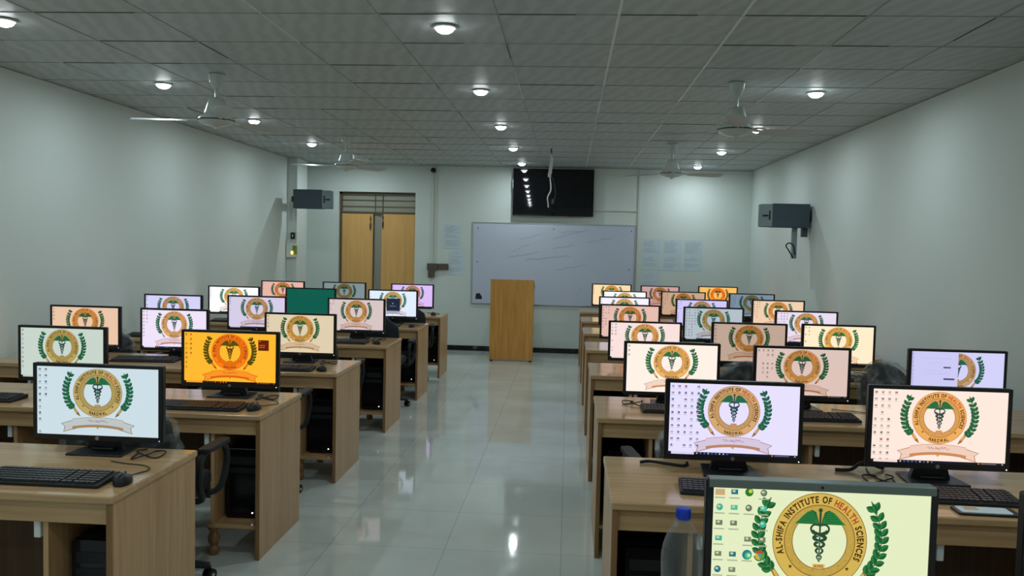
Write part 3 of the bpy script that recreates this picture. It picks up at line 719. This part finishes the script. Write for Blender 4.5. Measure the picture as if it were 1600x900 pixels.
cable([(1.22, 3.42, HD + .004), (1.2, 3.3, HD + .004), (1.24, 3.2, HD + .004), (1.28, 3.13, HD + .004)], 'thin cable running to the keyboard below the pinkish white monitor', .0025)
# tablet lying on the nearest right desk
r = thing('tablet', 'white-screened tablet in a dark case lying before the keyboard on the nearest right desk', 'tablet', (1.43, 2.885, HD), -.03)
B().rbox(-.1, .1, -.04, .045, 0, .008, .01, ax='z').build('tablet_case', M['black'], r)
B().rbox(-.088, .078, -.03, .038, .008, .0095, .008, ax='z').build('tablet_screen', M['paper'], r)
B().box(-.065, -.02, .0, .03, .0096, .01).build('screen_picture', mat('tan_picture', lin((200, 160, 100)), .4), r)

# ------------------------------------------------------------------ computer towers in the desk bays
def tower_proto():
    r = thing('computer_tower', 'x', 'computer', (0, 0, .166), 0, 'black computer towers under the desks')
    B().rbox(-.085, .085, .01, .38, 0, .36, .006, ax='x').build('tower_case', M['blackm'], r)
    b = B(); b.rbox(-.087, .087, -.006, .012, 0, .362, .012); b.build('front_bezel', M['gloss'], r, bevel=.003)
    b = B(); b.box(-.07, .07, -.008, -.006, .28, .32); b.box(-.07, .07, -.008, -.006, .235, .262); b.build('drive_bay', M['blackm'], r)
    B().lathe([(.004, 0), (.004, .002)], 12, 0, Matrix.Translation((.05, -.006, .03)) @ Matrix.Rotation(PI / 2, 4, 'X')).build('power_light', M['led'], r)
    return r
tp = tower_proto(); tf = True
for side, F, N in (('left', FL, LN), ('right', FR[1:], RN[1:])):
    for i, y in enumerate(F):
        x = LX1 - .135 if side == 'left' else RX0 + .145
        lab = 'black computer tower on the shelf under the aisle end of the %s %s desk' % (N[i], side)
        if tf: tp.location = (x, y + .13, .166); tp['label'] = lab; tf = False
        else: dup(tp, (x, y + .13, .166), 0, lab)

# ------------------------------------------------------------------ office chairs
def chair_proto(film):
    r = thing('office_chair', 'x', 'chair', (0, 0, 0), 0, 'black swivel office chairs')
    # back (chair faces +y; back on the -y side)
    b = B(); nx, nz = 10, 12; vs_ = []
    def backpt(i, j, off):
        u = i / nx * 2 - 1; v = j / nz
        hw = .2 + .03 * math.sin(v * PI) ; hw *= 1 - .25 * max(0, (v - .75) / .25) ** 2 - .2 * max(0, (.2 - v) / .2)
        x = u * hw; z = .47 + v * .46 - (.07 * abs(u) ** 3 if v > .7 else 0) * (v - .7) / .3 * 1.0
        y = -.24 - .03 * math.sin(v * 3) + .05 * u * u * .8 + off - .05 * v
        return (x, y, z)
    for off in (0, .035):
        for j in range(nz + 1):
            for i in range(nx + 1): vs_.append(backpt(i, j, off))
    n1 = (nx + 1) * (nz + 1); id_ = lambda i, j, s: s * n1 + j * (nx + 1) + i; fs = []
    for j in range(nz):
        for i in range(nx):
            fs.append((id_(i, j, 0), id_(i + 1, j, 0), id_(i + 1, j + 1, 0), id_(i, j + 1, 0))); fs.append((id_(i, j, 1), id_(i, j + 1, 1), id_(i + 1, j + 1, 1), id_(i + 1, j, 1)))
    for i in range(nx): fs += [(id_(i, 0, 0), id_(i, 0, 1), id_(i + 1, 0, 1), id_(i + 1, 0, 0)), (id_(i, nz, 0), id_(i + 1, nz, 0), id_(i + 1, nz, 1), id_(i, nz, 1))]
    for j in range(nz): fs += [(id_(0, j, 0), id_(0, j + 1, 0), id_(0, j + 1, 1), id_(0, j, 1)), (id_(nx, j, 0), id_(nx, j, 1), id_(nx, j + 1, 1), id_(nx, j + 1, 0))]
    bk = b.add(vs_, fs).build('backrest', M['mesh'], r, smooth=True)
    if film:
        rr = random.Random(2); b = B(); vs2 = []
        for s_, off in ((0, -.018), (1, .052)):
            for j in range(nz + 1):
                for i in range(nx + 1):
                    p = backpt(i, j, off); vs2.append((p[0] * 1.13 + rr.uniform(-.012, .012), p[1] + rr.uniform(-.01, .01) * (1 if s_ == 0 else -.3), p[2] + (.02 if j == nz else 0) + rr.uniform(-.008, .008) - (.03 if j == 0 else 0)))
        b.add(vs2, fs).build('plastic_cover', M['film'], bk)
    B().tube(smoothpath([(0, -.28, .62), (0, -.3, .5), (0, -.26, .42), (0, -.1, .40)], 5), .022, 8).build('back_support', M['black'], r, smooth=True)
    b = B(); b.rbox(-.225, .225, -.2, .24, .42, .49, .09, ax='z', n=6); b.build('seat', M['mesh'], r, bevel=.02)
    for s_ in (-1, 1):
        P = smoothpath([(s_ * .2, .08, .41), (s_ * .29, .1, .43), (s_ * .315, .13, .55), (s_ * .315, .1, .64), (s_ * .315, -.02, .655), (s_ * .315, -.14, .63), (s_ * .31, -.15, .52), (s_ * .29, -.08, .43), (s_ * .2, -.04, .41)], 5)
        ar = B().tube(P, .015, 8).build('armrest', M['blackm'], r, smooth=True)
        B().rbox(s_ * .315 - .028, s_ * .315 + .028, -.13, .12, .648, .672, .02, ax='z').build('arm_pad', M['blackm'], ar, bevel=.006)
    b = B(); b.cyl((0, 0, .08), (0, 0, .42), .025, 14); b.cyl((0, 0, .08), (0, 0, .25), .035, 14); b.build('gas_column', M['black'], r, smooth=True)
    b = B(); b.cyl((0, 0, .06), (0, 0, .12), .045, 14)
    for k in range(5):
        a = k * 2 * PI / 5 + .3; c, s = math.cos(a), math.sin(a)
        b.tube([(c * .03, s * .03, .095), (c * .16, s * .16, .085), (c * .27, s * .27, .068)], [.026, .022, .016], 8)
    b.build('star_base', M['black'], r, smooth=True)
    for k in range(5):
        a = k * 2 * PI / 5 + .3; c, s = math.cos(a) * .27, math.sin(a) * .27
        T_ = Matrix.Translation((c, s, .027)) @ Matrix.Rotation(a + .9, 4, 'Z') @ Matrix.Rotation(PI / 2, 4, 'X')
        w_ = B(); w_.lathe([(.02, -.022), (.027, -.02), (.027, -.006), (.02, -.005)], 16, 0, T_); w_.lathe([(.02, .005), (.027, .006), (.027, .02), (.02, .022)], 16, 0, T_); w_.cyl((c, s, .03), (c, s, .068), .008, 8)
        cs = w_.build('caster', M['gloss'], r, smooth=True)
        h = B(); h.lathe([(.009, -.0235), (.009, .0235)], 10, 0, T_); h.build('caster_hub', M['chrome'], cs)
    return r
cp = chair_proto(False); cf = chair_proto(True); used = {0: 0, 1: 0}
CH = [(-1.90, 3.66, 0, 1, 'black swivel chair between the two nearest left desks, arm loop and caster showing'),
      (-1.93, 5.03, .05, 0, 'black swivel chair between the second and third left desks, curved arm showing at the aisle'),
      (-1.94, 6.42, -.05, 0, 'black swivel chair between the third and fourth left desks, caster poking into the aisle'),
      (-1.80, 7.95, 0, 0, 'black swivel chair with tall rounded back behind the greyish pink monitor, fourth left row'),
      (-1.85, 9.4, .2, 0, 'black swivel chair before the farthest left desk, one caster in the aisle'),
      (-3.58, 6.37, .1, 1, 'film-wrapped chair back beside the peach monitor near the left wall'),
      (2.19, 5.27, -1.25, 1, 'film-wrapped chair back turned sideways near the right wall, beside the window-showing monitor'),
      (1.08, 5.23, 0, 1, 'black film-covered chair back between the cream and dusky pink monitors, second right row'),
      (.62, 3.84, .15, 1, 'chair under the second right desk, grey arm showing beside the bluish monitor'),
      (1.9, 8.03, .0, 0, 'dark chair back peeking between steel grey and peach monitors on the right side'),
      (1.35, 6.6, 0, 0, 'dark chair back behind the tan monitor on the right side')]
for (x, y, a, fl, lab) in CH:
    p = cf if fl else cp
    if not used[fl]: p.location = (x, y, 0); p.rotation_euler[2] = a; p['label'] = lab; used[fl] = 1
    else: dup(p, (x, y, 0), a, lab)

# ------------------------------------------------------------------ lectern
r = thing('lectern', 'plain wooden box lectern standing alone before the whiteboard', 'lectern', (-.765, 11.4, 0))
B().box(-.295, .295, 0, .018, .02, 1.115).build('front_panel', M['lectern'], r, bevel=.0015)
for s_ in (-1, 1): B().prism([(.018, 0.02), (.42, .02), (.42, 1.0), (.018, 1.115)], s_ * .283 - .009, s_ * .283 + .009, ax='x').build('side_panel', M['lectern'], r)
B().prism([(-.0, 1.115), (.44, .995), (.44, 1.01), (0, 1.13)], -.3, .3, ax='x').build('sloped_top', M['lectern'], r)
B().box(-.274, .274, .02, .41, .5, .518).build('shelf', M['lectern'], r)
for sx in (-.27, .27):
    for yy in (.02, .39): B().cyl((sx, yy, 0), (sx, yy, .02), .018, 12).build('foot', M['black'], r)

# ------------------------------------------------------------------ television
r = thing('television', 'large flat black television hung on the front wall above the whiteboard', 'television', (-.253, 12.36, 2.043)); r.rotation_euler = (.004, 0, .02)
W_ = 1.19
B().rbox(-W_ / 2, W_ / 2, 0, .03, 0, .693, .008).build('television_body', M['gloss'], r)
B().box(-W_ / 2 + .012, W_ / 2 - .012, -.002, 0, .02, .682).build('television_screen', M['screen_off'], r)
B().box(-.3, .3, .03, .06, .1, .5).build('rear_housing', M['black'], r)
b = B(); b.box(-.2, -.16, .06, .097, .15, .4); b.box(.16, .2, .06, .097, .15, .4); b.box(-.25, .25, .08, .097, .22, .42); b.build('wall_bracket', M['black'], r)
for sx in (-1, 1): B().box(sx * (W_ / 2 + .001) - .004, sx * (W_ / 2 + .001) + .004, .0, .02, .4, .53).build('side_clip', M['alu'], r)
# cable hanging from the ceiling in front of it
r = thing('hanging_cable', 'white plug and cable hanging from the ceiling in front of the television', 'cable', (-.24, 10.0, ZC))
B().tube(smoothpath([(0, 0, 0), (.004, 0, -.1), (-.004, 0, -.2), (-.006, 0, -.26)], 6), .008, 8).build('upper_cable', M['blackm'], r, smooth=True)
b = B(); b.prism([(-.03, -.3), (.012, -.3), (.026, -.12), (.0, -.05)], -.015, .015); b.rbox(-.034, .004, -.018, .018, -.34, -.29, .006); b.build('plug', M['white'], r)
B().tube(smoothpath([(-.012, 0, -.32), (.004, 0, -.42), (.004, 0, -.5), (-.03, 0, -.58), (-.022, 0, -.66), (-.02, 0, -.7)], 6), .007, 8).build('grey_tail', M['pvc'], r, smooth=True)
b = B(); b.tube(smoothpath([(.0, 0, -.32), (.03, .004, -.38), (.055, .004, -.48), (.06, .004, -.56), (.035, .004, -.62)], 6), .004, 6); b.cyl((.035, .004, -.6), (.03, .004, -.655), .014, 10)
b.build('black_lead', M['brown'], r, smooth=True)

# ------------------------------------------------------------------ whiteboard and notices
r = thing('whiteboard', 'wide grey white board with faint marker writing on the front wall', 'whiteboard', (-.235, YB, .725))
W_, H_ = 2.40, 1.2
B().box(-W_ / 2, W_ / 2, -.014, -.001, 0, H_).build('writing_surface', M['board'], r)
b = B(); t = .014
b.box(-W_ / 2 - t, W_ / 2 + t, -.02, 0, H_, H_ + t); b.box(-W_ / 2 - t, W_ / 2 + t, -.02, 0, -t, 0); b.box(-W_ / 2 - t, -W_ / 2, -.02, 0, 0, H_); b.box(W_ / 2, W_ / 2 + t, -.02, 0, 0, H_); b.build('board_frame', M['alu'], r)
for xx, zz in ((-1.13, 1.12), (-1.13, .62), (.0, 1.13), (1.15, 1.12), (1.13, .55), (.6, .06)): B().lathe([(.009, 0), (.006, .006)], 10, 0, Matrix.Translation((xx, -.014, zz)) @ Matrix.Rotation(PI / 2, 4, 'X')).build('board_screw', M['dark'], r)
B().add([(-1.15, -.0152, .06), (-1.05, -.0152, .055), (-1.05, -.0152, .1), (-1.09, -.0152, .15), (-1.14, -.0152, .14)], [(0, 1, 2, 3, 4)]).build('sticker', M['dark'], r)
b = B(); rr = random.Random(11)
for (x0, x1, z0, z1) in ((-.5, -.2, .96, 1.05), (-.62, -.35, .78, .9), (.0, .4, 1.0, 1.1), (-.4, .25, .66, .74), (.05, .5, .52, .62), (.5, .9, .95, 1.02), (-.68, -.2, .7, .78), (.35, .42, .14, .26), (.1, .5, 1.08, 1.12), (.0, .3, .84, .9)):
    n = max(4, int((x1 - x0) / .03)); P = [(x0 + (x1 - x0) * k / n, -.0155, z0 + (z1 - z0) * k / n + rr.uniform(-.014, .014)) for k in range(n + 1)]
    b.tube(P, .0014, 4)
b.build('marker_writing', M['marker'], r)
def notice(x, z, w_, h_, label, seed):
    r = thing('paper_notice', label, 'notice', (x, YB, z), 0, 'printed paper notices on the front wall')
    B().box(0, w_, -.003, -.0005, 0, h_).build('sheet', M['paper'], r)
    b = B(); rr = random.Random(seed); zz = h_ - .03; b.box(w_ * .38, w_ * .62, -.0036, -.003, zz, zz + .008); zz -= .02
    while zz > .03:
        if rr.random() < .8: b.box(.02, w_ - .02 - rr.uniform(0, w_ * .4), -.0036, -.003, zz, zz + .007)
        zz -= .018
    b.build('printed_text', M['ink'], r)
notice(-1.875, 1.53, .25, .36, 'long paper notice left of the whiteboard, upper of two', 1)
notice(-1.80, 1.13, .24, .36, 'paper notice left of the whiteboard, lower of two, just right of the brown boxes', 2)
k = 0
for j, (zz, row) in enumerate(((1.5, 'top'), (1.28, 'middle'))):
    for i, cn in enumerate(('left', 'center', 'right')):
        notice(1.08 + i * .305, zz, .27, .22 if j else .235, 'small paper notice right of the whiteboard, %s row, %s one of three' % (row, cn), 5 + k); k += 1
notice(1.08, 1.03, .27, .23, 'small paper notice right of the whiteboard, alone in the bottom row', 20)

# ------------------------------------------------------------------ wall fixtures
def rod(name, p0, p1, r_, label, cat, m_='pvc', group=None):
    return tag(B().cyl(p0, p1, r_, 10).build(name, M[m_], smooth=True), label, cat, group)
G = 'thin white cable conduits on the front wall'
def conduit(x0, x1, y0, y1, z0, z1, lab, grp=G): tag(B().box(x0, x1, y0, y1, z0, z1).build('cable_conduit', M['pvc'], bevel=.002), lab, 'conduit', grp)
conduit(-2.062, -2.042, YB - .016, YB, 1.30, 2.66, 'thin upright conduit below the black ball camera, left of a pair')
conduit(-2.01, -1.995, YB - .014, YB, 1.30, ZC, 'thin upright conduit beside the black ball camera, right of a pair')
conduit(1.0, 1.028, YB - .02, YB, .7, ZC, 'long upright conduit along the right edge of the whiteboard')
conduit(.345, 1.0, YB - .018, YB, 2.135, 2.155, 'short level conduit running right from behind the television')
conduit(-3.99 + .075, -3.99 + .095, 11.585, 11.6, 0.08, ZC, 'upright conduit at the left corner running down to the switch box', None)
r = thing('wall_camera', 'small round black camera high on the front wall left of the television', 'camera', (-2.052, YB, 2.69))
B().lathe([(.035, 0), (.035, .02), (.02, .03)], 16, 0, Matrix.Rotation(PI / 2, 4, 'X')).build('camera_mount', M['black'], r, smooth=True)
B().lathe([(.005, -.036), (.025, -.028), (.037, -.005), (.037, .008), (.026, .028), (.01, .036)], 18, 0, Matrix.Translation((0, -.055, 0)) @ Matrix.Rotation(PI / 2, 4, 'X')).build('camera_ball', M['gloss'], r, smooth=True)
r = thing('junction_box', 'brown T-shaped trunking boxes on the front wall left of the whiteboard', 'junction box', (-2.12, YB, 1.2))
B().box(0, .16, -.045, 0, 0, .1).build('left_box', M['brown'], r, bevel=.004); B().box(.163, .32, -.045, 0, .01, .1).build('right_box', M['brown'], r, bevel=.004); B().box(.015, .11, -.045, 0, -.11, -.001).build('lower_box', M['brown'], r, bevel=.004)
B().tube([(.06, -.01, -.11), (.06, -.01, -.16)], .005, 8).build('cable_stub', M['pvc'], r)
def speaker(x, y, z, sg, label):
    # sg = +1 tip points to +x
    r = thing('wall_speaker', label, 'speaker', (x, y, z), 0, 'grey wall speakers')
    f = lambda L: [(sg * a, b) for a, b in L]
    P = f([(0, 0), (.40, 0), (.40, .26), (0, .26)]); P = P if sg > 0 else P[::-1]
    B().prism(P, -.1, .1).build('speaker_cabinet', M['speaker'], r, bevel=.006)
    P = f([(.4, -.1), (.52, -.045), (.535, 0), (.52, .06), (.4, .1)]); P = P if sg > 0 else P[::-1]
    B().prism(P, .002, .255, ax='z').build('speaker_end', M['speaker2'], r, bevel=.012)
    b = B(); b.box(*sorted((sg * .425, sg * .44)), -.095, -.085, .08, .18); b.box(*sorted((sg * .445, sg * .5)), -.082, -.055, .12, .135); b.build('end_grip', M['black'], r)
    return r
# left: mounted off the pilaster
r = speaker(-3.79, 11.35, 2.04, 1, 'grey box speaker on the left wall corner beside the door')
B().box(-.055, .0, .0, .06, .09, .17).build('wall_bracket', M['black'], r); B().box(-.055, -.04, .03, .27, .09, .17).build('bracket_arm', M['black'], r)
r = speaker(XR - .03, 9.45, 1.865, -1, 'dark grey box speaker sticking out from the right wall')
B().box(0, .03, -.06, .06, .08, .18).build('wall_bracket', M['black'], r)
B().box(-.16, -.11, -.03, .03, -.34, -.001).build('support_pole', M['speaker2'], r, bevel=.004); B().box(-.06, -.0, -.03, .03, -.1, -.001).build('rear_stay', M['speaker'], r)
B().tube(smoothpath([(-.15, -.04, -.33), (-.2, -.04, -.25), (-.23, -.04, -.2), (-.2, -.04, -.17), (-.15, -.04, -.2), (-.13, -.04, -.3)], 6), .007, 8).build('speaker_cable', M['black'], r, smooth=True)
# switch box on the left wall
r = thing('switch_box', 'small grey box with green cover and glowing amber lamp on the left corner wall', 'switch box', (-3.925, 11.6, 1.36))
B().box(-.055, .03, -.06, 0, 0, .2).build('box_body', M['white'], r, bevel=.004); B().box(.03, .1, -.045, 0, .0, .17).build('side_socket', M['pvc'], r, bevel=.004)
B().box(.031, .094, -.048, -.045, .04, .165).build('green_cover', M['green'], r); B().box(.018, .04, -.066, -.045, .045, .085).build('amber_lamp', M['amber'], r, bevel=.003)
r = thing('wall_socket', 'small black adapter plugged into the left corner wall under the speaker', 'socket', (-3.895, 11.6, 1.62))
B().box(-.04, .05, -.012, 0, -.05, .02).build('socket_plate', M['pvc'], r, bevel=.003); B().box(-.03, .03, -.05, -.012, 0, .09).build('adapter', M['black'], r, bevel=.004)
B().box(-.006, .008, -.053, -.05, .03, .06).build('adapter_sticker', M['white'], r)

# ------------------------------------------------------------------ water bottle
r = thing('water_bottle', 'clear plastic water bottle with a blue cap beside the foreground monitor', 'bottle', (.268, 1.84, HD))
prof = [(.034, 0), (.043, .006), (.045, .03), (.042, .05), (.0445, .07), (.042, .09), (.0445, .11), (.044, .13), (.0455, .16), (.046, .19), (.0425, .213), (.036, .234), (.027, .251), (.0175, .265), (.0135, .272), (.0135, .282)]
B().lathe(prof, 40).build('bottle_body', M['pet'], r, smooth=True)
B().lathe([(.0165, .268), (.0165, .272)], 24).build('neck_ring', M['pet'], r, smooth=True)
b = B(); b.lathe([(.0152, .274), (.0156, .276), (.0156, .294), (.0145, .297), (.001, .2975)], 32)
for k in range(24):
    a = 2 * PI * k / 24; b.box(-.0006, .0006, .0154, .0163, .277, .293, 0, Matrix.Rotation(a, 4, 'Z'))
b.build('cap', M['bluecap'], r, smooth=True)
